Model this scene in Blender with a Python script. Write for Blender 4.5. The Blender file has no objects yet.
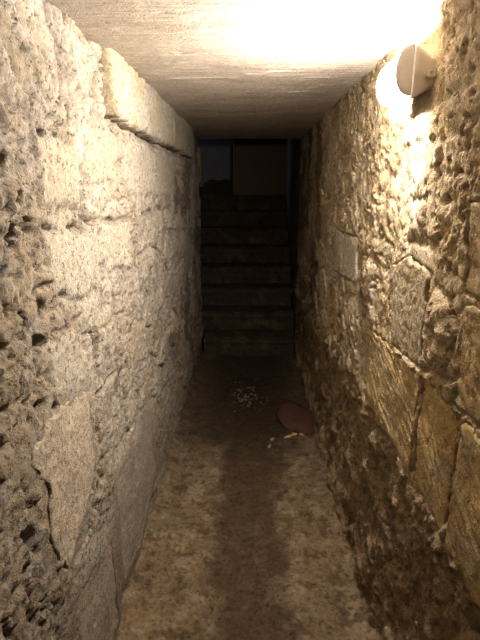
import bpy, bmesh, math, random
import numpy as np
from mathutils import Vector, Matrix

random.seed(7)
scene = bpy.context.scene
COL = scene.collection
ALB = .56                              # the old stone is grubby: overall reflectance of the masonry pigments
R = math.radians

# ------------------------------------------------------------------ noise
_rng = np.random.RandomState(11)
_perm = _rng.permutation(512)
_perm = np.concatenate([_perm] * 3)
_ga = _rng.rand(512) * 2 * np.pi
_gx, _gy = np.cos(_ga), np.sin(_ga)
_ra, _rb, _rc = _rng.rand(512), _rng.rand(512), _rng.rand(512)


def _h(ix, iy):
    return _perm[_perm[ix & 511] + (iy & 511)]


def noise(x, y):
    x = np.asarray(x, float); y = np.asarray(y, float)
    x0 = np.floor(x).astype(int); y0 = np.floor(y).astype(int)
    fx = x - x0; fy = y - y0
    u = fx * fx * fx * (fx * (fx * 6 - 15) + 10); v = fy * fy * fy * (fy * (fy * 6 - 15) + 10)

    def g(ax, ay):
        k = _h(x0 + ax, y0 + ay)
        return _gx[k] * (fx - ax) + _gy[k] * (fy - ay)
    a = g(0, 0) * (1 - u) + g(1, 0) * u
    b = g(0, 1) * (1 - u) + g(1, 1) * u
    return (a * (1 - v) + b * v) * 1.5


def fbm(x, y, f, o=4, s=0.0, gain=.5):
    t = 0; a = 1.0; n = 0
    for k in range(o):
        t = t + a * noise(x * f + s + 13.7 * k, y * f + 5.3 * k - s)
        n += a; a *= gain; f *= 2.03
    return t / n


def ridged(x, y, f, o=4, s=0.0):
    t = 0; a = 1.0; n = 0
    for k in range(o):
        t = t + a * (1 - 2 * np.abs(noise(x * f + s + 7.1 * k, y * f - s + 3.3 * k)))
        n += a; a *= .5; f *= 2.07
    return t / n


def sstep(a, b, x):
    t = np.clip((x - a) / (b - a), 0, 1)
    return t * t * (3 - 2 * t)


def stones(x, y, w, h, s=0, jit=.8):
    """running-bond cells: distance to the joint in metres, three random numbers per stone"""
    y = y + 91.0
    shape = np.broadcast(x, y).shape
    f1 = np.full(shape, 9.0); f2 = np.full(shape, 9.0)
    i1 = np.zeros(shape, int)
    ry = np.floor(y / h).astype(int)
    for dy in (-1, 0, 1):
        row = ry + dy
        off = _ra[_h(row, np.full(shape, 17 + s))] * w
        cx = np.floor((x + off) / w).astype(int)
        for dx in (-1, 0, 1):
            c = cx + dx
            k = _h(c + s, row)
            px = (c + .5 + jit * (_ra[k] - .5)) * w - off
            py = (row + .5 + jit * .7 * (_rb[k] - .5)) * h
            d = np.sqrt(((x - px) / w) ** 2 + ((y - py) / h) ** 2 * 1.0)
            n1 = d < f1
            f2 = np.where(n1, f1, np.minimum(f2, d))
            i1 = np.where(n1, k, i1)
            f1 = np.where(n1, d, f1)
    return (f2 - f1) * min(w, h), _ra[i1], _rb[i1], _rc[i1]


def polysd(x, y, P):
    """signed distance to a polygon, negative inside"""
    d = np.full(np.broadcast(x, y).shape, 1e9); ins = np.zeros(d.shape, bool)
    n = len(P)
    for i in range(n):
        ax, ay = P[i]; bx, by = P[(i + 1) % n]
        ex, ey = bx - ax, by - ay
        t = np.clip(((x - ax) * ex + (y - ay) * ey) / (ex * ex + ey * ey), 0, 1)
        d = np.minimum(d, np.hypot(x - ax - t * ex, y - ay - t * ey))
        c = (ay > y) != (by > y)
        with np.errstate(divide='ignore', invalid='ignore'):
            xi = ax + (y - ay) * ex / (ey if ey else 1e-12)
        ins ^= c & (x < xi)
    return np.where(ins, -d, d)


def mixc(a, b, t):
    return a * (1 - t[..., None]) + np.array(b, float) * t[..., None]


def blob(x, y, cx, cy, rx, ry):
    return np.exp(-(((x - cx) / rx) ** 2 + ((y - cy) / ry) ** 2))


# ------------------------------------------------------------------ materials
def nodes(name):
    m = bpy.data.materials.new(name); m.use_nodes = True
    nt = m.node_tree
    return m, nt, nt.nodes['Principled BSDF']


def stone_mat(name, rough=.9, grain=260.0, bump=.25, var=.35, tint=None, wet=None, dist=.006, spec=.08, speck=0.0, speck_scale=85.0):
    m, nt, b = nodes(name)
    N, L = nt.nodes.new, nt.links.new
    tc = N('ShaderNodeTexCoord')
    if tint is None:
        at = N('ShaderNodeAttribute'); at.attribute_name = 'pigment'; base = at.outputs['Color']
    else:
        c = N('ShaderNodeRGB'); c.outputs[0].default_value = (*tint, 1); base = c.outputs[0]
    n1 = N('ShaderNodeTexNoise'); n1.inputs['Scale'].default_value = 55; n1.inputs['Detail'].default_value = 9
    n1.inputs['Roughness'].default_value = .75
    L(tc.outputs['Object'], n1.inputs['Vector'])
    mr = N('ShaderNodeMapRange'); mr.inputs['From Min'].default_value = .3; mr.inputs['From Max'].default_value = .7
    mr.inputs['To Min'].default_value = 1 - var; mr.inputs['To Max'].default_value = 1 + var
    L(n1.outputs['Fac'], mr.inputs['Value'])
    mu = N('ShaderNodeMix'); mu.data_type = 'RGBA'; mu.blend_type = 'MULTIPLY'; mu.inputs['Factor'].default_value = 1
    L(base, mu.inputs['A']); L(mr.outputs['Result'], mu.inputs['B'])
    pig = mu.outputs['Result']; pock = None
    if speck:
        n4 = N('ShaderNodeTexNoise'); n4.inputs['Scale'].default_value = speck_scale; n4.inputs['Detail'].default_value = 4
        n4.inputs['Roughness'].default_value = .6; n4.inputs['Distortion'].default_value = .6
        L(tc.outputs['Object'], n4.inputs['Vector'])
        m4 = N('ShaderNodeMapRange'); m4.interpolation_type = 'SMOOTHSTEP'
        m4.inputs['From Min'].default_value = .33; m4.inputs['From Max'].default_value = .43
        m4.inputs['To Min'].default_value = 1 - speck; m4.inputs['To Max'].default_value = 1
        L(n4.outputs['Fac'], m4.inputs['Value'])
        m5 = N('ShaderNodeMix'); m5.data_type = 'RGBA'; m5.blend_type = 'MULTIPLY'; m5.inputs['Factor'].default_value = 1
        L(pig, m5.inputs['A']); L(m4.outputs['Result'], m5.inputs['B']); pig = m5.outputs['Result']; pock = m4.outputs['Result']
    L(pig, b.inputs['Base Color'])
    n2 = N('ShaderNodeTexNoise'); n2.inputs['Scale'].default_value = grain; n2.inputs['Detail'].default_value = 5
    n2.inputs['Roughness'].default_value = .65
    L(tc.outputs['Object'], n2.inputs['Vector'])
    n3 = N('ShaderNodeTexNoise'); n3.inputs['Scale'].default_value = grain * .28; n3.inputs['Detail'].default_value = 6
    L(tc.outputs['Object'], n3.inputs['Vector'])
    ad = N('ShaderNodeMath'); ad.operation = 'ADD'
    L(n2.outputs['Fac'], ad.inputs[0]); L(n3.outputs['Fac'], ad.inputs[1])
    if pock:
        a3 = N('ShaderNodeMath'); a3.operation = 'ADD'; L(ad.outputs[0], a3.inputs[0]); L(pock, a3.inputs[1]); ad = a3
    bp = N('ShaderNodeBump'); bp.inputs['Strength'].default_value = bump; bp.inputs['Distance'].default_value = dist
    L(ad.outputs[0], bp.inputs['Height']); L(bp.outputs['Normal'], b.inputs['Normal'])
    b.inputs['Roughness'].default_value = rough
    b.inputs['Specular IOR Level'].default_value = spec
    if wet:
        a2 = N('ShaderNodeAttribute'); a2.attribute_name = 'wet'
        r2 = N('ShaderNodeMapRange'); r2.inputs['To Min'].default_value = rough; r2.inputs['To Max'].default_value = wet
        L(a2.outputs['Fac'], r2.inputs['Value']); L(r2.outputs['Result'], b.inputs['Roughness'])
    return m


def plain(name, c, rough=.5, spec=.4, emis=0, ecol=None):
    m, nt, b = nodes(name)
    N, L = nt.nodes.new, nt.links.new
    n = N('ShaderNodeTexNoise'); n.inputs['Scale'].default_value = 90
    tc = N('ShaderNodeTexCoord'); L(tc.outputs['Object'], n.inputs['Vector'])
    r = N('ShaderNodeValToRGB')
    r.color_ramp.elements[0].color = (*[v * .9 for v in c], 1); r.color_ramp.elements[1].color = (*[min(1, v * 1.08) for v in c], 1)
    L(n.outputs['Fac'], r.inputs['Fac']); L(r.outputs['Color'], b.inputs['Base Color'])
    b.inputs['Roughness'].default_value = rough; b.inputs['Specular IOR Level'].default_value = spec
    if emis:
        b.inputs['Emission Color'].default_value = (*ecol, 1); b.inputs['Emission Strength'].default_value = emis
    return m


M_WALL = stone_mat('rubble_masonry', bump=.9, var=.42, grain=150, speck=.55)
M_BLOCK = stone_mat('dressed_stone', bump=.8, var=.36, grain=170, speck=.4, speck_scale=110)
M_CEIL = stone_mat('board_marked_concrete', bump=.5, var=.22, grain=170, speck=.3, speck_scale=70)
M_FLOOR = stone_mat('trodden_earth', bump=.8, var=.5, grain=120, wet=.5, spec=.2, speck=.5, speck_scale=60)
M_STEP = stone_mat('worn_step_stone', bump=.5, var=.5, speck=.5, speck_scale=30)
M_PLASTER = stone_mat('old_render', bump=.3, var=.15)

# ------------------------------------------------------------------ mesh helpers


def link(name, me, mat, parent=None, smooth=True):
    o = bpy.data.objects.new(name, me); COL.objects.link(o)
    if mat: me.materials.append(mat)
    if smooth:
        me.polygons.foreach_set('use_smooth', np.ones(len(me.polygons), bool))
    if parent: o.parent = parent
    return o


def tag(o, label=None, cat=None, group=None, kind=None):
    if label: o['label'] = label
    if cat: o['category'] = cat
    if group: o['group'] = group
    if kind: o['kind'] = kind
    return o


def sheet(name, P, colr, back, mat, parent=None, wet=None, flip=False):
    """P: (n,m,3) front surface. Closed with a rim and a back face, 'back' maps rim points to the back."""
    n, m, _ = P.shape
    idx = np.arange(n * m).reshape(n, m)
    q = np.stack([idx[:-1, :-1], idx[1:, :-1], idx[1:, 1:], idx[:-1, 1:]], -1).reshape(-1, 4)
    rim = np.concatenate([idx[0, :], idx[1:, -1], idx[-1, -2::-1], idx[-2:0:-1, 0]])
    V = P.reshape(-1, 3)
    BV = back(V[rim].copy())
    k = len(rim); b0 = len(V)
    nx = np.roll(np.arange(k), -1)
    rq = np.stack([rim, rim[nx], b0 + nx, b0 + np.arange(k)], -1)
    quads = np.concatenate([q, rq])
    if flip: quads = quads[:, ::-1]
    V = np.concatenate([V, BV])
    cap = np.arange(b0, b0 + k)
    if flip: cap = cap[::-1]
    me = bpy.data.meshes.new(name)
    nl = len(quads) * 4 + k
    me.vertices.add(len(V)); me.loops.add(nl); me.polygons.add(len(quads) + 1)
    me.vertices.foreach_set('co', V.ravel())
    me.loops.foreach_set('vertex_index', np.concatenate([quads.ravel(), cap]).astype(np.int32))
    st = np.concatenate([np.arange(len(quads)) * 4, [len(quads) * 4]]).astype(np.int32)
    me.polygons.foreach_set('loop_start', st)
    me.update(calc_edges=True)
    me.validate()
    pig = np.ones((len(V), 4)); pig[:b0, :3] = colr.reshape(-1, 3); pig[b0:, :3] = colr.reshape(-1, 3)[rim]
    pig[:, :3] *= ALB
    at = me.attributes.new('pigment', 'FLOAT_COLOR', 'POINT'); at.data.foreach_set('color', pig.ravel())
    if wet is not None:
        w = np.zeros(len(V)); w[:b0] = wet.ravel()
        a2 = me.attributes.new('wet', 'FLOAT', 'POINT'); a2.data.foreach_set('value', w)
    return link(name, me, mat, parent)


def spaced(segs):
    out = []
    for a, b, s in segs:
        n = max(1, int(round((b - a) / s)))
        out += list(np.linspace(a, b, n, endpoint=False))
    out.append(segs[-1][1])
    return np.array(out)


def ring_block(name, poly, depth, frontfn, place, colfn, mat, parent, bevel=.012, rough=.006, seed=0, rings=30, step=.008):
    """A single dressed stone: irregular outline, worn rounded arrises, a worked front face and real depth.
    place(a, b, d) turns stone coordinates (along the wall, up, out of the wall) into a point."""
    P = np.array(poly, float); c = P.mean(0)
    pts = []
    for i in range(len(P)):
        a, b = P[i], P[(i + 1) % len(P)]
        k = max(2, int(np.linalg.norm(b - a) / step))
        for t in np.arange(k) / k: pts.append(a + (b - a) * t)
    B = np.array(pts)
    # round the corners a little, then chip the outline
    for _ in range(3): B = .5 * B + .25 * (np.roll(B, 1, 0) + np.roll(B, -1, 0))
    dn = B - c; dl = np.linalg.norm(dn, axis=1, keepdims=True)
    B = B + dn / dl * rough * (fbm(B[:, 0] + seed, B[:, 1], 22, 3)[:, None] * 1.6)
    n = len(B)
    rows = []
    R_ = dl.mean()
    ts = 1 - np.concatenate([[0, .01, .02, .035, .055, .08], np.linspace(.11, .97, rings)])
    for t in ts:
        Q = c + (B - c) * t
        e = np.abs(polysd(Q[:, 0], Q[:, 1], B.tolist()[::2]))
        e = np.where(t > .995, 0, e)
        prof = np.sqrt(np.clip(1 - (1 - np.clip(e / bevel, 0, 1)) ** 2, 0, 1)) * bevel - bevel
        rows.append((Q, prof + frontfn(Q[:, 0], Q[:, 1])))
    V = []; C = []
    for lv in (-depth, -depth * .5):
        for p in B: V.append(place(p[0], p[1], lv))
        C.append(colfn(B[:, 0], B[:, 1]))
    for Q, d in rows:
        for p, dd in zip(Q, d): V.append(place(p[0], p[1], dd))
        C.append(colfn(Q[:, 0], Q[:, 1]))
    nr = len(rows) + 2
    F = []
    for r in range(nr - 1):
        for i in range(n):
            j = (i + 1) % n
            F.append((r * n + i, r * n + j, (r + 1) * n + j, (r + 1) * n + i))
    F.append(tuple(range((nr - 1) * n, nr * n)))
    F.append(tuple(range(n - 1, -1, -1)))
    me = bpy.data.meshes.new(name); me.from_pydata([tuple(v) for v in V], [], F)
    bm = bmesh.new(); bm.from_mesh(me); bmesh.ops.recalc_face_normals(bm, faces=bm.faces); bm.to_mesh(me); bm.free()
    pig = np.ones((len(V), 4)); pig[:, :3] = np.concatenate(C)
    pig[:, :3] *= ALB
    at = me.attributes.new('pigment', 'FLOAT_COLOR', 'POINT'); at.data.foreach_set('color', pig.ravel())
    return link(name, me, mat, parent)


def solid(name, bm, mat, parent=None, smooth=False):
    me = bpy.data.meshes.new(name)
    bmesh.ops.recalc_face_normals(bm, faces=bm.faces)
    bm.to_mesh(me); bm.free()
    return link(name, me, mat, parent, smooth)


# ------------------------------------------------------------------ dimensions of the passage
XL, XR, ZC = -.462, .452, 1.90       # wall planes, soffit
YE = 4.42                            # far end of the low ceiling
Y0 = -2.4                            # the passage goes on behind the viewer

CORNICE = [[(1.57, 1.712), (2.05, 1.708), (2.05, 1.925), (1.57, 1.925)],
           [(2.065, 1.705), (2.74, 1.712), (2.74, 1.925), (2.065, 1.925)],
           [(2.755, 1.715), (3.72, 1.708), (3.72, 1.925), (2.755, 1.925)]]
LSLABS = [[(.83, .965), (.93, 1.0), (1.0, 1.0), (1.16, .97), (1.18, .76), (1.09, .66), (.93, .60), (.87, .72), (.89, .86)],
          [(1.37, .55), (1.90, .50), (1.99, .20), (1.60, .07), (1.36, .14)],
          [(.97, .47), (1.28, .40), (1.29, .06), (.97, .03)]]
LPATCH = [[(1.0, 1.17), (1.22, 1.12), (1.19, .98), (.98, 1.05)], [(1.69, 1.01), (1.93, .94), (1.89, .78), (1.67, .85)],
          [(1.05, 1.40), (1.40, 1.38), (1.42, 1.22), (1.24, 1.20), (1.06, 1.27)], [(1.42, 1.40), (1.75, 1.38), (1.72, 1.24), (1.44, 1.22)],
          [(1.36, 1.66), (1.66, 1.67), (1.63, 1.52), (1.34, 1.50)], [(1.72, 1.66), (2.2, 1.66), (2.22, 1.46), (1.70, 1.48)],
          [(2.24, 1.66), (2.9, 1.66), (2.86, 1.45), (2.26, 1.45)], [(1.06, 1.62), (1.3, 1.60), (1.30, 1.45), (1.05, 1.46)]]
LHOLES = [(.89, 1.41, .020, .030), (1.0, 1.24, .02, .022), (.88, 1.23, .015, .02), (1.31, 1.08, .018, .018), (1.27, 1.68, .018, .025),
          (1.09, 1.61, .011, .013), (1.16, 1.62, .012, .013), (.94, 1.48, .02, .02), (.94, 1.18, .013, .016), (.92, 1.04, .03, .02),
          (.98, 1.01, .03, .018), (1.38, 1.395, .02, .006), (1.27, 1.395, .016, .005), (1.55, 1.27, .016, .006), (.9, 1.55, .02, .02),
          (1.24, 1.40, .03, .006), (1.1, 1.405, .04, .006), (.97, 1.43, .05, .007), (1.3, 1.55, .01, .02), (1.42, 1.60, .012, .01),
          (1.22, .62, .012, .02), (1.35, .66, .015, .012), (1.55, .60, .012, .015), (1.0, .9, .012, .03), (.8, .8, .02, .03)]
DRESSED = [[(1.105, .765), (1.60, .77), (1.60, 1.015), (1.12, 1.035)],
           [(.885, .755), (1.085, .76), (1.10, 1.04), (.875, 1.045)],
           [(.55, .75), (.865, .752), (.855, 1.05), (.55, 1.05)],
           [(.60, 1.065), (.905, 1.065), (.925, 1.275), (.60, 1.285)],
           [(.62, 1.30), (.94, 1.295), (.965, 1.47), (.62, 1.48)]]
RPALE = [[(1.12, 1.06), (1.36, 1.045), (1.43, 1.27), (1.30, 1.315), (1.14, 1.30)], [(1.90, 1.12), (2.38, 1.09), (2.40, 1.29), (1.90, 1.305)]]
RBLOB = [[(.96, 1.09), (1.08, 1.07), (1.13, 1.16), (1.10, 1.28), (1.0, 1.26), (.95, 1.2)], [(1.2, 1.36), (1.36, 1.35), (1.36, 1.46), (1.22, 1.47)]]


def crag(x, y, f, o=5, s=0.0):
    wx = x + .35 / f * fbm(x, y, f * .9, 3, s + 3); wy = y + .35 / f * fbm(x, y, f * .9, 3, s + 31)
    return .6 * ridged(wx, wy, f, o, s) + .7 * fbm(wx, wy, f * .6, o, s + 9)


# ------------------------------------------------------------------ left wall
def left_surface(Y, Z):
    Yw = Y + .05 * fbm(Y, Z, 4, 3, 3); Zw = Z + .035 * fbm(Y, Z, 5, 3, 9)
    e, r1, r2, r3 = stones(Yw, Zw, .30, .165, 3)
    e2, q1, q2, q3 = stones(Y + .02 * fbm(Y, Z, 14, 2), Z + .015 * fbm(Y, Z, 14, 2, 4), .085, .06, 40)
    base = .012 * fbm(Y, Z, 1.3, 2, 1) + .006 * fbm(Y, Z, 4, 2, 7)
    face = sstep(.004, .032, e)
    h1 = face * .008 + (r1 - .5) * .014 * face + .009 * fbm(Y, Z, 20, 5, 2, .6)
    rub = sstep(.0, .02, e2) * (.004 + .012 * q1) + .018 * crag(Y * .85 + Z * .5, Z * .85 - .5 * Y, 6.5, 4, 5) + .005 * fbm(Y, Z, 45, 3, 0, .5)
    # rough rubble shows near the viewer and in patches, elsewhere lime render fills the joints
    rm = .25 + .9 * fbm(Y, Z, 2.6, 3, 21) + .45 * sstep(1.55, .9, Y) + .15 * blob(Y, Z, 1.2, 1.66, .35, .12) - .4 * blob(Y, Z, .9, 1.83, .5, .07)
    rm = rm - .45 * sstep(1.6, 2.6, Y) * sstep(.6, 1.0, Z)
    rm = sstep(.25, .62, rm)
    pm = sstep(-.1, .25, fbm(Y, Z, 3.1, 4, 55) + .18 * sstep(.5, 1.3, Z))
    plast = .009 + .006 * fbm(Y, Z, 14, 5, 8, .6) + .0035 * fbm(Y, Z, 70, 2)
    h = h1 * (1 - pm * .6) + plast * pm * .6
    crk = sstep(.009, .001, e) * sstep(-.25, .1, fbm(Y, Z, 5, 3, 333))
    h = h - .016 * crk
    chips = fbm(Y * 1.0, Z * 1.3, 7, 4, 340, .55)
    h = h - .008 * sstep(.10, .26, chips) + .005 * sstep(.1, .3, -chips)
    h = h * (1 - rm) + rub * rm
    # pock marks, slanting like the tooling
    u = Y * .80 + Z * .6; v = -Y * .6 + Z * .8
    pit = noise(u * 22 + 3, v * 40) + .6 * noise(u * 55, v * 90)
    dens = .44 - .08 * rm - .10 * noise(Y * 3, Z * 3)
    pits = sstep(dens, dens + .28, pit)
    h = h - .016 * pits - .008 * sstep(.3, .55, noise(Y * 70, Z * 60 + 4)) * sstep(-.1, .3, fbm(Y, Z, 5, 2, 71))
    for (a, b, ra, rb) in LHOLES:
        g = blob(Y + .012 * noise(Y * 30, Z * 30), Z + .012 * noise(Y * 30 + 9, Z * 30), a, b, ra, rb)
        h = h - .045 * sstep(.25, .75, g)
    h = h + base
    c = np.empty(Y.shape + (3,)); c[:] = (.54, .45, .35)
    c = mixc(c, (.64, .55, .44), sstep(.2, .9, r2) * (1 - rm))
    c = mixc(c, (.64, .55, .43), pm * (1 - rm) * .8)
    c = mixc(c, (.44, .34, .235), rm * sstep(.1, .8, q2) * .7)
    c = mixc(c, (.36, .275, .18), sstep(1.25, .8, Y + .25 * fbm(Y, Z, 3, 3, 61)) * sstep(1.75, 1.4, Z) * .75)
    c = mixc(c, (.41, .35, .29), sstep(.08, .22, fbm(Y, Z, 6, 5, 77, .6)) * .75)
    c = mixc(c, (.70, .61, .49), sstep(.10, .22, fbm(Y * .9, Z * 1.2, 4.5, 4, 87, .5)) * .6 * (1 - rm))
    c = mixc(c, (.60, .46, .29), sstep(.15, .5, fbm(Y, Z, 3.3, 3, 99)) * .45)
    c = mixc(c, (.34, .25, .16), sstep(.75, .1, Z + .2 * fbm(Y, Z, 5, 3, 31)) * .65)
    c = mixc(c, (.42, .355, .28), sstep(.030, .012, e) * (1 - rm) * .8 * sstep(-.2, .15, fbm(Y, Z, 4, 3, 64)))
    h = h - .006 * sstep(.026, .010, e) * (1 - rm) * sstep(-.2, .15, fbm(Y, Z, 4, 3, 64))
    fiss = np.abs(fbm(Y, Z, 7, 5, 301, .6)); fm = sstep(.022, .0, fiss) * sstep(.05, .35, fbm(Y, Z, 2.2, 3, 305) + .12)
    h = h - .010 * fm
    c = mixc(c, (.46, .37, .27), sstep(.14, .30, chips) * .7)
    c = mixc(c, (.34, .26, .17), np.clip(pits * .55 + fm * .45 + crk * .5, 0, 1))
    c = mixc(c, (.16, .12, .085), sstep(.04, .10, fbm(Y, Z, 2.4, 5, 44, .6) + .36 * sstep(2.3, 3.4, Y) - .34) * .65)   # dark blotches gathering towards the far end: the lamp's falloff painted in
    for i, P in enumerate(LPATCH):
        sd = polysd(Y + .012 * fbm(Y, Z, 14, 2), Z + .012 * fbm(Y, Z, 14, 2, 3), P)
        m = sstep(.008, -.025, sd)
        h = h * (1 - m) + (.012 + base + .006 * fbm(Y, Z, 12, 5, i, .6) - .006 * pits) * m
        edge = sstep(.02, .004, np.abs(sd - .008)); h = h - .009 * edge * sstep(.0, .3, noise(Y * 11, Z * 11 + i))
        c = mixc(c, (.66, .57, .44) if i % 3 != 1 else (.60, .50, .36), m * .8)
    # broken edge under the top course
    h = h - .014 * sstep(.02, .0, np.abs(Z - 1.70)) * sstep(1.5, 1.6, Y) * sstep(3.9, 3.6, Y) * sstep(-.3, .2, noise(Y * 7, 4.2))
    h = h + .012 * sstep(1.69, 1.66, Z) * sstep(1.55, 1.7, Y) * sstep(.9, 1.3, Z)
    # recesses in which the separate stones sit
    for P in CORNICE:
        h = np.where(polysd(Y, Z, P) < .004, -.05, h)
    for P in LSLABS:
        sd = polysd(Y, Z, P); h = h + np.clip(.016 - h, 0, .03) * sstep(.10, .0, sd); m = sstep(-.010, -.022, sd); h = h * (1 - m) + np.minimum(h, -.022) * m
    return h, c


yl = spaced([(Y0, .45, .05), (.45, 2.2, .0055), (2.2, 3.2, .008), (3.2, 4.31, .012)])
zl = spaced([(-.06, 1.96, .0055)])
Yg, Zg = np.meshgrid(yl, zl, indexing='ij')
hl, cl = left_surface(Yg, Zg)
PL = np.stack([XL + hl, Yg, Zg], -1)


def back_left(v): v[:, 0] = XL - .30; return v


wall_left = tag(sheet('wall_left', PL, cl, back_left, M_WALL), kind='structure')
wall_left['label'] = 'pale rubble and lime-rendered stone wall along the left of the passage'


def pl_left(x0):
    return lambda a, b, d: (x0 + d, a, b)


for i, P in enumerate(CORNICE):
    o = ring_block('cornice_block', P, .10,
                   lambda a, b, i=i: (.020, .014, .012)[i] * fbm(a, b, 6, 5, i, .6) + .004 * fbm(a, b, 40, 3) - .006 * sstep(.2, .5, fbm(a, b, 12, 3, i + 5)),
                   pl_left(-.411 - .004 * i), lambda a, b: mixc(np.tile(np.array([.66, .54, .36]), (len(a), 1)), (.64, .55, .43), sstep(1.59, 1.62, a) * sstep(-.3, .1, fbm(a, b, 6, 3))),
                   M_BLOCK, wall_left, bevel=.018, seed=i * 7, rough=.014)
SL = [(.72, .58, .42), (.54, .45, .345), (.54, .43, .31)]
for i, P in enumerate(LSLABS):
    ring_block('stone_slab', P, .06,
               lambda a, b, i=i: .010 * fbm(a, b, 5, 4, 30 + i) + .004 * fbm(a, b, 35, 3),
               pl_left(-.440 if i == 0 else -.448), lambda a, b, i=i: mixc(np.tile(np.array(SL[i]), (len(a), 1)), [v * .86 for v in SL[i]], sstep(-.2, .4, fbm(a, b, 9, 3))),
               M_BLOCK, wall_left, bevel=.006, seed=50 + i * 7, rough=.016)


# ------------------------------------------------------------------ right wall
def ledge_z(Y):
    return .735 + .03 * np.clip((1.8 - Y) / 1.0, -1, 1) - .05 * sstep(1.8, 2.9, Y) + .030 * fbm(Y, Y * 0 + 2.2, 5, 3, 4)


def right_surface(Y, Z):
    Yw = Y + .05 * fbm(Y, Z, 4, 3, 103); Zw = Z + .035 * fbm(Y, Z, 5, 3, 109)
    e, r1, r2, r3 = stones(Yw, Zw, .27, .20, 113)
    e2, q1, q2, q3 = stones(Y + .025 * fbm(Y, Z, 12, 2, 5), Z + .02 * fbm(Y, Z, 12, 2, 14), .10, .075, 140)
    base = .010 * fbm(Y, Z, 1.4, 2, 101)
    face = sstep(.003, .03, e)
    u = Y * .75 + Z * .66; v = -Y * .66 + Z * .75
    rub = sstep(.0, .03, e2) * (.002 + .010 * q1) + .022 * crag(u, v * 1.6, 7, 5, 105) + .006 * ridged(u, v * 1.5, 36, 3, 9)
    flat = face * .010 + (r1 - .5) * .014 * face + .012 * fbm(u, v * 1.8, 18, 5, 12, .6)
    rm = sstep(.1, .6, .45 + .9 * fbm(Y, Z, 2.8, 3, 121) - .25 * sstep(1.9, 2.8, Y))
    h = flat * (1 - rm) + rub * rm
    pit = noise(u * 22 + 3, v * 48) + .6 * noise(u * 55, v * 100)
    dens = .55 - .15 * rm
    pits = sstep(dens, dens + .3, pit)
    h = h - .012 * pits + base + .008
    c = np.empty(Y.shape + (3,)); c[:] = (.80, .62, .39)
    c = mixc(c, (.88, .73, .52), sstep(.25, .9, r2) * .8)
    c = mixc(c, (.46, .335, .19), sstep(.4, .95, q2) * rm * .7)
    c = mixc(c, (.72, .53, .27), sstep(.1, .45, fbm(Y, Z, 4, 4, 177)) * .6)
    c = mixc(c, (.34, .245, .14), sstep(.0, .12, fbm(Y, Z, 5, 5, 212, .6) + .5 * blob(Y, Z, 1.75, 1.66, .34, .36) - .24) * .65)  # browner stone, denser beside the lamp to paint down its glare
    c = mixc(c, (.74, .66, .53), blob(Y + .05 * noise(Y * 12, Z * 12), Z, 1.33, 1.58, .06, .16) * .9)  # pale stone, also painting in the bright strip of light under the lamp
    c = mixc(c, (.62, .53, .40), sstep(.12, .45, fbm(Y, Z, 7, 4, 188)) * .5)
    for i, P in enumerate(RBLOB):
        sd = polysd(Y + .01 * fbm(Y, Z, 16, 2), Z + .01 * fbm(Y, Z, 16, 2, 3), P)
        m = sstep(.004, -.05, sd); h = h + .020 * m - .010 * sstep(.014, .0, np.abs(sd))
    fiss = np.abs(fbm(u, v * 1.5, 6, 5, 311, .6)); fm = sstep(.022, .0, fiss) * sstep(.0, .3, fbm(Y, Z, 2.2, 3, 315) + .15)
    h = h - .012 * fm
    c = mixc(c, (.24, .16, .085), np.clip(pits * .6 + fm * .5, 0, 1))
    c = mixc(c, (.15, .105, .07), sstep(.04, .10, fbm(Y, Z, 2.4, 5, 144, .6) + .36 * sstep(2.3, 3.4, Y) - .34) * .65)  # patchy darkening of the far stretch, shade put into the pigment
    # ridge of pointing mortar
    ln = np.abs((Y - (1.56 + .45 * (Z - 1.0))) + .02 * fbm(Y, Z, 12, 2))
    h = h + .012 * sstep(.030, .006, ln) * sstep(.98, 1.04, Z) * sstep(1.28, 1.2, Z)
    c = mixc(c, (.60, .51, .38), sstep(.03, .01, ln) * sstep(.98, 1.04, Z) * sstep(1.28, 1.2, Z))
    # flat bed for the lamp
    bed = sstep(.03, -.01, polysd(Y, Z, [(1.24, 1.70), (1.50, 1.70), (1.50, 1.85), (1.24, 1.85)]))
    h = h * (1 - .55 * blob(Y, Z, 1.42, 1.45, .28, .28)) - .008 * blob(Y, Z, 1.40, 1.52, .2, .2)
    h = h * (1 - bed) + .002 * bed
    # the foot of the wall: eaten back under the dressed course, big dark lumps
    lz = ledge_z(Y)
    e3, s1, s2, s3 = stones(Y + .04 * fbm(Y, Z, 7, 3, 31), Z + .04 * fbm(Y, Z, 7, 3, 36), .17, .13, 300)
    low = -.022 + sstep(.0, .06, e3) * (.004 + .016 * s1) + .040 * crag(u, v, 6, 6, 401) + .008 * ridged(Y, Z, 30, 4, 77) + .006 * fbm(Y, Z, 60, 3) + .022 * sstep(.25, 0, Z)
    # crumbling mortar lip directly under the ledge
    lip = sstep(lz - .22, lz - .01, Z) * (.010 + .020 * sstep(-.1, .4, fbm(Y, Z, 9, 3, 8)))
    low = low + lip
    lm = sstep(lz + .012, lz - .012, Z)
    h = h * (1 - lm) + low * lm
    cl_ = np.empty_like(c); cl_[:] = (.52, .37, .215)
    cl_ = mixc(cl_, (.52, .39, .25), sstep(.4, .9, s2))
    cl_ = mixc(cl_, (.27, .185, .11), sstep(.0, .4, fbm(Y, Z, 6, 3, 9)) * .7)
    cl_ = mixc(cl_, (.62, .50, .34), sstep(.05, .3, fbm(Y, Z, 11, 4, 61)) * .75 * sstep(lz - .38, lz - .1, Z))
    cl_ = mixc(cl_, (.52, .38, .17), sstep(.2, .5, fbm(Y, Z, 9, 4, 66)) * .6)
    c = c * (1 - lm[..., None]) + cl_ * lm[..., None]
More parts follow.
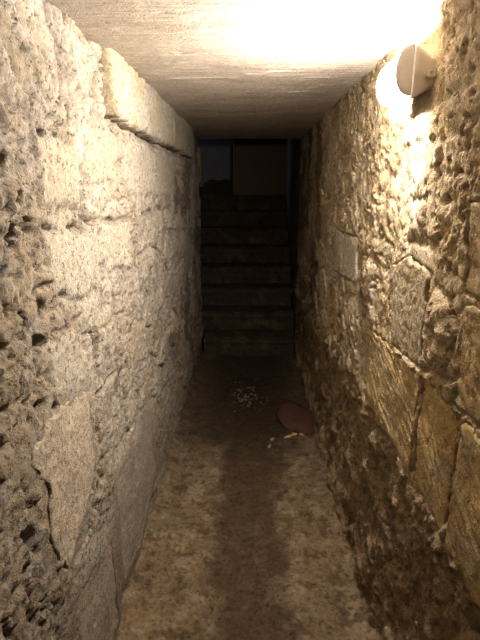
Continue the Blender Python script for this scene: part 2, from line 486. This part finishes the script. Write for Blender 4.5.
    for P in DRESSED + RPALE:
        sd = polysd(Y, Z, P); h = h + np.clip(.014 - h, 0, .04) * sstep(.07, .0, sd + .03 * noise(Y * 14, Z * 14)) * (1 - lm)
        m = sstep(.007, -.007, sd); h = h * (1 - m) + np.minimum(h, -.012) * m
    return h, c


Yg2, Zg2 = np.meshgrid(yl, zl, indexing='ij')
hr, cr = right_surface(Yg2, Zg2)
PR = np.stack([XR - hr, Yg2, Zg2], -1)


def back_right(v): v[:, 0] = XR + .30; return v


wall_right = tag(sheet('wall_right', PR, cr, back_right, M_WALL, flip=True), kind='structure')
wall_right['label'] = 'ochre rubble stone wall along the right of the passage, eaten back at its foot'


def pl_right(x0):
    return lambda a, b, d: (x0 - d, a, b)


def chisel(seed, ang):
    ca, sa = math.cos(ang), math.sin(ang)

    def f(a, b):
        u = a * ca + b * sa; v = -a * sa + b * ca
        g = np.abs(((v + .012 * fbm(a, b, 6, 2, seed)) / .030) % 1 - .5) * 2
        return -.0045 * (1 - g) ** 2 * sstep(-.3, .25, fbm(u * .4, v, 18, 2, seed)) + .009 * fbm(a, b, 6, 4, seed) + .003 * fbm(u * .4, v * 1.5, 40, 3)
    return f


DC = [(.78, .58, .31), (.74, .53, .25), (.74, .52, .245), (.72, .52, .27), (.60, .45, .25)]
for i, P in enumerate(DRESSED):
    ring_block('dressed_block', P, .07, chisel(200 + i, (.30, .55, .42, .5, .35)[i]), pl_right(.428 + (0, .004, -.004, .002, .006)[i]),
               lambda a, b, i=i: mixc(np.tile(np.array(DC[i]), (len(a), 1)), (.80, .65, .42), sstep(-.05, .4, fbm(a, b, 8, 4, i)) * .7),
               M_BLOCK, wall_right, bevel=.006, seed=90 + i * 5, rough=.009, rings=44, step=.007)
RC = [(.68, .55, .36), (.76, .65, .50)]
for i, P in enumerate(RPALE):
    ring_block('ashlar_block', P, .05, lambda a, b, i=i: .005 * fbm(a, b, 6, 3, 11 * i) + .003 * fbm(a, b, 50, 3),
               pl_right(.430), lambda a, b, i=i: mixc(np.tile(np.array(RC[i]), (len(a), 1)), (.74, .63, .47), sstep(-.1, .4, fbm(a, b, 9, 3, i)) * .6),
               M_BLOCK, wall_right, bevel=.008, seed=140 + i * 9, rough=.014)


# ------------------------------------------------------------------ ceiling: cast slabs with board marks
def ceil_surface(X, Y):
    z = np.full(X.shape, ZC)
    z = z + .0012 * noise(X * 4, Y * 48) + .0010 * noise(X * 9 + 3, Y * 110) + .003 * fbm(X, Y, 5, 4, 2) + .0012 * fbm(X, Y, 50, 3, 6)
    for yb, dz in ((1.97, .002), (2.47, .002), (3.08, .004), (3.75, .004)):
        yy = Y + .006 * fbm(X, Y * 0, 9, 3, yb)
        z = z + dz * sstep(yb - .002, yb + .004, yy)
        z = z + .004 * sstep(.012, .002, np.abs(yy - yb)) * sstep(-.5, .1, noise(X * 6, yb * 9 + Y * 0))
    for (a, b, ra, rb) in ((.10, 1.86, .05, .008), (-.22, 1.62, .025, .008), (.02, 1.9, .05, .006), (-.27, 1.74, .012, .006), (.2, 2.25, .04, .005)):
        z = z + .010 * sstep(.3, .8, blob(X + .01 * noise(X * 40, Y * 40), Y, a, b, ra, rb))
    p = noise(X * 45, Y * 60) + .5 * noise(X * 110, Y * 130)
    z = z + .004 * sstep(.72, .95, p)
    c = np.empty(X.shape + (3,)); c[:] = (.88, .74, .60)
    c = mixc(c, (.72, .59, .46), sstep(.0, .5, noise(X * 2, Y * 40)) * .5)
    c = mixc(c, (.95, .83, .69), sstep(.0, .5, fbm(X, Y, 4, 4, 3)) * .5)
    c = mixc(c, (.60, .47, .35), sstep(.2, .6, noise(X * 5, Y * 9)) * .5)
    return z, c


xc = spaced([(XL - .10, XR + .10, .012)])
yc = spaced([(Y0, .6, .05), (.6, 2.6, .004), (2.6, YE + .03, .008)])
Xc, Yc = np.meshgrid(xc, yc, indexing='ij')
zc_, cc = ceil_surface(Xc, Yc)


def back_up(v): v[:, 2] = 2.14; return v


ceiling = tag(sheet('ceiling', np.stack([Xc, Yc, zc_], -1), cc, back_up, M_CEIL, flip=False), kind='structure')
ceiling['label'] = 'low board-marked concrete slab ceiling'


# ------------------------------------------------------------------ floor
def floor_surface(X, Y):
    ctr = .02 - .02 * np.sin(Y * 1.5) + .05 * fbm(Y, Y * 0, 1.5, 2, 8)
    d = np.abs(X - ctr) + .16 * fbm(X, Y, 5, 5, 5, .6)
    path = sstep(.21, .09, d)
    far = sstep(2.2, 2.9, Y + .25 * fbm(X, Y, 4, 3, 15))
    z = .010 * fbm(X, Y, 4, 3, 2) + .012 * fbm(X, Y, 20, 5, 6, .6) - .008 * path + .003 * ridged(X, Y, 40, 3)
    z = z - .016 * blob(X, Y, -.06, 3.30, .26, .42)
    edge = np.maximum(sstep(-.38, -.47, X + .03 * fbm(Y, X, 6, 3, 1)), sstep(.36, .47, X + .04 * fbm(Y, X, 6, 3, 4)))
    z = z + edge * (.03 + .02 * fbm(X, Y, 14, 3, 3))
    lump = sstep(.15, .5, fbm(X, Y, 24, 3, 40)) * (1 - path)
    z = z + .006 * lump
    c = np.empty(X.shape + (3,)); c[:] = (.33, .23, .135)
    c = mixc(c, (.50, .38, .245), sstep(-.05, .35, fbm(X, Y, 9, 5, 51)) * .75)
    c = mixc(c, (.44, .30, .13), sstep(.1, .4, fbm(X, Y, 5, 3, 57)) * .4)
    mott = sstep(.0, .22, fbm(X, Y, 13, 5, 58, .65) - .06 + .26 * path)
    c = mixc(c, (.165, .098, .052), mott * .8)
    c = mixc(c, (.125, .072, .038), path * .80)
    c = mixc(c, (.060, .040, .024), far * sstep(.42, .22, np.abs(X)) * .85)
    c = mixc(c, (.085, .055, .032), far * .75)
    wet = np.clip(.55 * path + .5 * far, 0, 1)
    return z, c, wet


xf = spaced([(XL - .06, XR + .07, .008)])
yf = spaced([(Y0, .9, .05), (.9, 3.0, .007), (3.0, 4.2, .010)])
Xf, Yf = np.meshgrid(xf, yf, indexing='ij')
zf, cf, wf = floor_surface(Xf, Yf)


def back_down(v): v[:, 2] = -.20; return v


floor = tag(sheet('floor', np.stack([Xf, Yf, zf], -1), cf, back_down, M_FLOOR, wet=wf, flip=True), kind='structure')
floor['label'] = 'trodden earth floor with a dark damp strip down the middle'


def floor_z(x, y):
    return float(floor_surface(np.array([[x]]), np.array([[y]]))[0][0, 0])


# ------------------------------------------------------------------ staircase at the far end
stair = bpy.data.objects.new('staircase', None); COL.objects.link(stair); stair.location = (-.08, 4.08, 0)
tag(stair, 'dark worn stone staircase climbing at the far end of the passage', 'stairs')
RISE, GO, SY = .176, .25, 4.08
XS0, XS1 = -.60, .43
for k in range(8):
    n = 60; m1, m2 = 16, 26
    xs = np.linspace(XS0 if k else -.42, .41 if k == 0 else XS1, n)
    prof = []
    zb, zt = (0 if k == 0 else RISE * k - .02), RISE * (k + 1)
    y_f, y_b = SY + GO * k, SY + GO * (k + 1) + (.02 if k < 7 else -.11)
    for t in np.linspace(0, 1, m1): prof.append((y_f, zb - .03 + (zt - zb + .03) * t, 0))
    for t in np.linspace(0, 1, m2)[1:]: prof.append((y_f + (y_b - y_f) * t ** 1.4, zt, 1))
    prof = np.array(prof)
    X = np.repeat(xs[:, None], len(prof), 1)
    Yp = np.repeat(prof[None, :, 0], n, 0); Zp = np.repeat(prof[None, :, 1], n, 0)
    up = prof[None, :, 2]
    # rounded, worn nosing
    dn = np.sqrt((Yp - y_f) ** 2 + (Zp - zt) ** 2)
    rr = sstep(.045, 0, dn) * .016
    joint = 0
    for jx in (XS0 + .33 + .11 * ((k * 7) % 3), XS0 + .70 + .07 * ((k * 5) % 3)):
        joint = joint + sstep(.010, .002, np.abs(X - jx - .01 * noise(Zp * 20, X * 3 + k)))
    dy = .014 * fbm(X, Zp, 7, 4, k * 3.1) + .008 * ridged(X, Zp * 1.4, 14, 3, k) - .012 * joint
    dz = .010 * fbm(X, Yp, 6, 4, k * 2.7) - .012 * blob(X, Yp, -.02, y_f, .2, .12)
    under = sstep(zt - .035, zt - .075, Zp) * .02
    Yp = Yp - dy * (1 - up) + under * (1 - up) + rr
    Zp = Zp + dz * up - rr
    P = np.stack([X, Yp, Zp], -1)
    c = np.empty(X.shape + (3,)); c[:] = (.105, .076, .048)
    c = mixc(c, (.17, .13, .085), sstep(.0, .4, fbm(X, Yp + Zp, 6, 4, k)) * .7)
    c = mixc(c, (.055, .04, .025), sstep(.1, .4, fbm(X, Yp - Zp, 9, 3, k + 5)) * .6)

    def back_step(v, yb=y_b, z0=zb - .03): v[:, 1] = np.clip(v[:, 1], None, yb); v[:, 2] = z0 - .05; return v
    P = P - np.array([-.08, 4.08, 0])

    def bs(v, yb=y_b, z0=zb - .05):
        v[:, 1] = np.maximum(v[:, 1], SY + GO * .04 - 4.08 + (yb - SY) * 0 ) ; v[:, 2] = z0; return v
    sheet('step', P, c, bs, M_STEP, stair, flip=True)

# ------------------------------------------------------------------ stairwell walls, landing, back wall


def rough_face(name, a0, a1, b0, b1, place, col, amp, mat, back, flip, res=.02, parent=None, kind='structure', top=None, lab=None):
    A, B = np.meshgrid(np.linspace(a0, a1, int((a1 - a0) / res) + 2), np.linspace(b0, b1, int((b1 - b0) / res) + 2), indexing='ij')
    if top is not None:
        B = b0 + (B - b0) / (b1 - b0) * (top(A) - b0)
    e, r1, r2, r3 = stones(A + .04 * fbm(A, B, 4, 2), B + .03 * fbm(A, B, 5, 2, 4), .26, .17, 500 + len(name))
    h = amp * (sstep(0, .03, e) * .6 + (r1 - .5) * .7 + fbm(A, B, 9, 4, 6))
    c = np.empty(A.shape + (3,)); c[:] = col
    c = mixc(c, [v * .7 for v in col], sstep(.3, .9, r2) * .6 * min(1, amp / .01))
    x, y, z = place(A, B, h)
    o = sheet(name, np.stack([x + 0 * A, y + 0 * A, z + 0 * A], -1), c, back, mat, parent, flip=flip)
    if kind: tag(o, lab, kind=kind)
    return o


def bk(axis, val):
    def f(v): v[:, axis] = val; return v
    return f


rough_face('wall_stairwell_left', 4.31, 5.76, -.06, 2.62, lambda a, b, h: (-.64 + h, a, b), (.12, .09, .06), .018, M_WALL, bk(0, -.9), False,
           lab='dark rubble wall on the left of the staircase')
rough_face('wall_stairwell_right', 4.31, 6.3, -.06, 2.62, lambda a, b, h: (.445 - h, a, b), (.42, .36, .33), .010, M_PLASTER, bk(0, .75), True,
           lab='greyish wall on the right of the staircase')
rough_face('wall_landing', -.21, .60, 1.25, 2.62, lambda a, b, h: (a, 5.98 - h, b), (.26, .18, .115), .002, M_PLASTER, bk(1, 6.2), True,
           lab='plain brown plastered wall facing the top of the staircase')
rough_face('wall_parapet', -1.9, -.215, 1.25, 1.6, lambda a, b, h: (a, 6.02 - h, b), (.10, .075, .05), .02, M_WALL, bk(1, 6.22), True,
           top=lambda A: 1.585 + .018 * fbm(A, A * 0, 9, 3, 2) - .03 * sstep(-.5, -.56, A) , lab='low rubble wall closing the left of the landing')
rough_face('wall_north', -1.9, -.22, 1.25, 2.62, lambda a, b, h: (a, 6.42 - h, b), (.30, .28, .29), .004, M_PLASTER, bk(1, 6.6), True,
           lab='grey plastered wall beyond the landing')
rough_face('ceiling_stairwell', -1.9, .74, YE + .02, 7.3, lambda a, b, h: (a, b, 2.6 - h), (.40, .32, .24), .004, M_CEIL, bk(2, 2.8), False, res=.05,
           lab='higher ceiling over the staircase')
rough_face('floor_landing', -1.9, -.62, 5.78, 6.0, lambda a, b, h: (a, b, 1.40 + h), (.25, .19, .12), .004, M_STEP, bk(2, 1.2), True, res=.05,
           lab='stone landing turning left at the head of the staircase')
rough_face('wall_west', 5.95, 7.3, 1.25, 2.62, lambda a, b, h: (-1.88 + h, a, b), (.40, .36, .32), .006, M_PLASTER, bk(0, -2.1), False, res=.04,
           lab='wall at the far left of the landing')
rough_face('wall_south', XL - .1, XR + .1, -.06, 1.96, lambda a, b, h: (a, Y0 + .02 + h, b), (.40, .31, .20), .02, M_WALL, bk(1, Y0 - .25), False, res=.03,
           lab='rubble wall closing the passage behind the viewer')
# jutting stone at the end of the left wall, above the stairs
ring_block('quoin_stone', [(4.40, 1.52), (4.66, 1.50), (4.66, 1.82), (4.40, 1.84)], .2, lambda a, b: .012 * fbm(a, b, 9, 3), pl_left(-.44),
           lambda a, b: np.tile(np.array([.44, .34, .22]), (len(a), 1)), M_BLOCK, bpy.data.objects['wall_stairwell_left'], bevel=.03, seed=4, rough=.02)

# ------------------------------------------------------------------ the bulkhead lamp
lamp = bpy.data.objects.new('wall_lamp', None); COL.objects.link(lamp)
LX, LY, LZ = .449, 1.362, 1.772
lamp.location = (LX, LY, LZ)
tag(lamp, 'lit white plastic bulkhead lamp fixed high on the right stone wall under the ceiling', 'lamp')
M_WHITE = plain('white_plastic', (.74, .70, .64), .42)
M_LIT = plain('lit_opal_diffuser', (.9, .88, .82), .35, emis=490, ecol=(1.0, .93, .835))
M_SCREW = plain('zinc_screw', (.45, .44, .42), .35)
HL, HH = .100, .059          # half length, half height


def outline(n, hl, hh, r):
    pts = []
    for (cx, cy, a0) in ((hl - r, hh - r, 0), (-hl + r, hh - r, 90), (-hl + r, -hh + r, 180), (hl - r, -hh + r, 270)):
        for k in range(n + 1):
            a = R(a0 + 90 * k / n); pts.append((cx + r * math.cos(a), cy + r * math.sin(a)))
    return pts


def loft(bm, levels):
    """levels: list of (out, outline) stacked out of the wall, closed both ends"""
    prev = None
    for d, pts in levels:
        vs = [bm.verts.new((-d, p[0], p[1])) for p in pts]
        if prev:
            n = len(vs)
            for i in range(n): bm.faces.new((prev[i], prev[(i + 1) % n], vs[(i + 1) % n], vs[i]))
        else: bm.faces.new(vs[::-1])
        prev = vs
    bm.faces.new(prev)


bm = bmesh.new()
loft(bm, [(-.012, outline(6, .074, .034, .010)), (.010, outline(6, .078, .036, .010)), (.012, outline(6, .080, .038, .010)),
          (.045, outline(6, HL - .003, HH - .002, .016)), (.0535, outline(6, HL - .002, HH - .001, .016)), (.055, outline(6, HL - .004, HH - .003, .016))])
housing = solid('housing', bm, M_WHITE, lamp)
for s in (-1, 1):
    bm = bmesh.new()
    bmesh.ops.create_cube(bm, size=1, matrix=Matrix.Translation((-.010, s * .083, -.004)) @ Matrix.Diagonal((.026, .016, .022, 1)))
    bmesh.ops.bevel(bm, geom=list(bm.edges), offset=.003, segments=2, affect='EDGES')
    solid('fixing_lug', bm, M_WHITE, housing)
bm = bmesh.new()
loft(bm, [(.055, outline(6, HL, HH, .017)), (.0568, outline(6, HL, HH, .017)), (.0586, outline(6, HL - .003, HH - .003, .016))])
flange = solid('rim', bm, plain('opal_rim', (.8, .78, .72), .35, emis=.5, ecol=(1, .88, .7)), lamp)


def dome(y0, y1, hz, out, n=28, ends=(0, .030), grow=0.0):
    """half-elliptical trough from y0 to y1; ends give the rounding length at either end"""
    bm = bmesh.new()
    ys = []
    if ends[0] > 0: ys += [y0 + ends[0] * (1 - math.cos(R(a))) for a in range(0, 90, 10)]
    ys += list(np.linspace(y0 + ends[0], y1 - ends[1], 12))
    if ends[1] > 0: ys += [y1 - ends[1] + ends[1] * math.sin(R(a)) for a in range(10, 91, 10)]
    rings = []
    for y in ys:
        s = 1.0
        if ends[0] and y < y0 + ends[0]: s = math.sqrt(max(1e-4, 1 - ((y0 + ends[0] - y) / ends[0]) ** 2))
        if ends[1] and y > y1 - ends[1]: s = math.sqrt(max(1e-4, 1 - ((y - y1 + ends[1]) / ends[1]) ** 2))
        s2 = .45 + .55 * s
        ring = []
        for k in range(n + 1):
            a = R(-90 + 180 * k / n)
            ca, sa = math.cos(a), math.sin(a)
            ring.append(bm.verts.new((-.0585 - (out * s + grow) * abs(ca) ** .8, y, (hz * s2 + grow) * sa)))
        rings.append(ring)
    for a, b in zip(rings, rings[1:]):
        for i in range(n): bm.faces.new((a[i], a[i + 1], b[i + 1], b[i]))
        bm.faces.new((a[n], a[0], b[0], b[n]))
    bm.faces.new(rings[0]); bm.faces.new(rings[-1][::-1])
    return bm


solid('diffuser', dome(-HL + .010, HL + .016, HH - .006, .038), M_LIT, lamp, smooth=True)
solid('end_cap', dome(-HL - .001, -HL + .0098, HH - .003, .039, ends=(.004, 0), grow=.0008), M_WHITE, lamp, smooth=True)
bm = bmesh.new()
bmesh.ops.create_cone(bm, cap_ends=True, segments=14, radius1=.004, radius2=.0035, depth=.004,
                      matrix=Matrix.Translation((-.010, -.092, -.004)) @ Matrix.Rotation(R(90), 4, 'X'))
solid('screw', bm, M_SCREW, housing)

# ------------------------------------------------------------------ things on the floor
# shallow puddle in the hollow before the stairs
bm = bmesh.new()
wl = floor_z(-.06, 3.3) + .004
cen = bm.verts.new((-.06, 3.32, wl))
rim = []
for k in range(60):
    a = 2 * math.pi * k / 60
    q = 1 + .30 * float(fbm(np.array(math.cos(a)), np.array(math.sin(a)), 1.6, 3, 9))
    rim.append(bm.verts.new((-.06 + .20 * q * math.cos(a), 3.32 + .34 * q * math.sin(a), wl)))
for k in range(60): bm.faces.new((cen, rim[k], rim[(k + 1) % 60]))
res = bmesh.ops.extrude_face_region(bm, geom=list(bm.faces))
bmesh.ops.translate(bm, vec=(0, 0, -.007), verts=[v for v in res['geom'] if isinstance(v, bmesh.types.BMVert)])
mw, nt, b = nodes('muddy_water')
b.inputs['Base Color'].default_value = (.05, .032, .018, 1); b.inputs['Roughness'].default_value = .06; b.inputs['IOR'].default_value = 1.33
n = nt.nodes.new('ShaderNodeTexNoise'); n.inputs['Scale'].default_value = 55; n.inputs['Detail'].default_value = 3
tc = nt.nodes.new('ShaderNodeTexCoord'); nt.links.new(tc.outputs['Object'], n.inputs['Vector'])
bp = nt.nodes.new('ShaderNodeBump'); bp.inputs['Strength'].default_value = .5; bp.inputs['Distance'].default_value = .004
nt.links.new(n.outputs['Fac'], bp.inputs['Height']); nt.links.new(bp.outputs['Normal'], b.inputs['Normal'])
tag(solid('puddle', bm, mw), 'dark shallow puddle on the earth floor before the bottom step', 'puddle')


def pebble(name, x, y, sx, sy, sz, col, seed, rot=0, sink=.35, sub=3, mat=None):
    bm = bmesh.new(); bmesh.ops.create_icosphere(bm, subdivisions=sub, radius=1)
    for v in bm.verts:
        p = v.co
        k = 1 + .28 * float(noise(np.array(p.x * 1.3 + seed), np.array(p.y * 1.3 + p.z))) + .14 * float(noise(np.array(p.x * 3 + seed), np.array(p.y * 3 - p.z * 2)))
        v.co = Vector((p.x * sx, p.y * sy, max(-.7, min(.75, p.z)) * sz)) * k
    o = solid(name, bm, mat or stone_mat(name + '_stone', tint=col, var=.3), smooth=True)
    o.location = (x, y, floor_z(x, y) + sz * (.7 - sink)); o.rotation_euler = (0, 0, rot)
    return o


o = pebble('flat_stone', .315, 2.86, .115, .22, .030, (.085, .043, .028), 3, .15, .35)
tag(o, 'flat reddish stone lying against the foot of the right wall', 'stone')
M_CHIP = stone_mat('pale_yellow_chip', tint=(.55, .42, .17), var=.3)
chips = [(.335, 2.655, .020, .013, 'yellow chip at the front edge of the reddish stone, nearest the right wall'),
         (.285, 2.645, .022, .012, 'yellow chip at the front edge of the reddish stone, second from the right wall'),
         (.245, 2.62, .026, .012, 'yellow chip at the left corner of the reddish stone'),
         (.145, 2.60, .020, .010, 'pale chip out on the dark path left of the reddish stone'),
         (.125, 2.53, .022, .008, 'long pale chip nearest the viewer on the dark path')]
for i, (x, y, a, b_, lab) in enumerate(chips):
    o = pebble('stone_chip', x, y, a, b_, .008, None, 20 + i * 3.3, .3 * i, .1, 2, M_CHIP if i < 3 else stone_mat('pale_chip', tint=(.36, .29, .2)))
    tag(o, lab, 'stone chip', 'pale chips by the reddish stone')

# gravel showing through the puddle
bm = bmesh.new()
rg = random.Random(5)
for k in range(70):
    x = -.03 + rg.gauss(0, .065); y = 3.25 + rg.gauss(0, .10)
    s = rg.uniform(.004, .010)
    M = Matrix.Translation((x, y, wl + s * .1)) @ Matrix.Rotation(rg.uniform(0, 3), 4, 'Z') @ Matrix.Diagonal((s * rg.uniform(.9, 1.9), s, s * .6, 1))
    bmesh.ops.create_icosphere(bm, subdivisions=1, radius=1, matrix=M)
tag(solid('gravel', bm, stone_mat('wet_gravel', tint=(.20, .17, .13), rough=.4)), 'patch of pale gravel scattered in the dark puddle', 'gravel', kind='stuff')

# ------------------------------------------------------------------ daylight reaching the landing from the left
ld = bpy.data.lights.new('landing_daylight', 'AREA'); ld.energy = 2.2; ld.color = (.55, .66, 1.0); ld.shape = 'RECTANGLE'; ld.size = .8; ld.size_y = .6
lo = bpy.data.objects.new('landing_daylight', ld); COL.objects.link(lo); lo.location = (-1.80, 6.1, 2.1); lo.rotation_euler = (0, R(-90), 0)

w = bpy.data.worlds.new('dark'); scene.world = w; w.use_nodes = True
w.node_tree.nodes['Background'].inputs['Color'].default_value = (.02, .02, .025, 1)
w.node_tree.nodes['Background'].inputs['Strength'].default_value = .05

# ------------------------------------------------------------------ camera
cam = bpy.data.cameras.new('camera'); co = bpy.data.objects.new('camera', cam); COL.objects.link(co)
co.location = (0, 0, 1.5)
co.rotation_euler = (R(90 - 15.8), 0, R(1.2))
cam.sensor_fit = 'VERTICAL'; cam.sensor_height = 36; cam.lens = 470 / 640 * 36; cam.clip_start = .02
scene.camera = co

scene.cycles.denoising_prefilter = 'NONE'      # keeps the fine grain of the stone
vs = scene.view_settings
scene.display_settings.display_device = 'sRGB'
vs.view_transform = 'Standard'; vs.look = 'None'; vs.gamma = 1; vs.use_curve_mapping = False
vs.exposure = 0
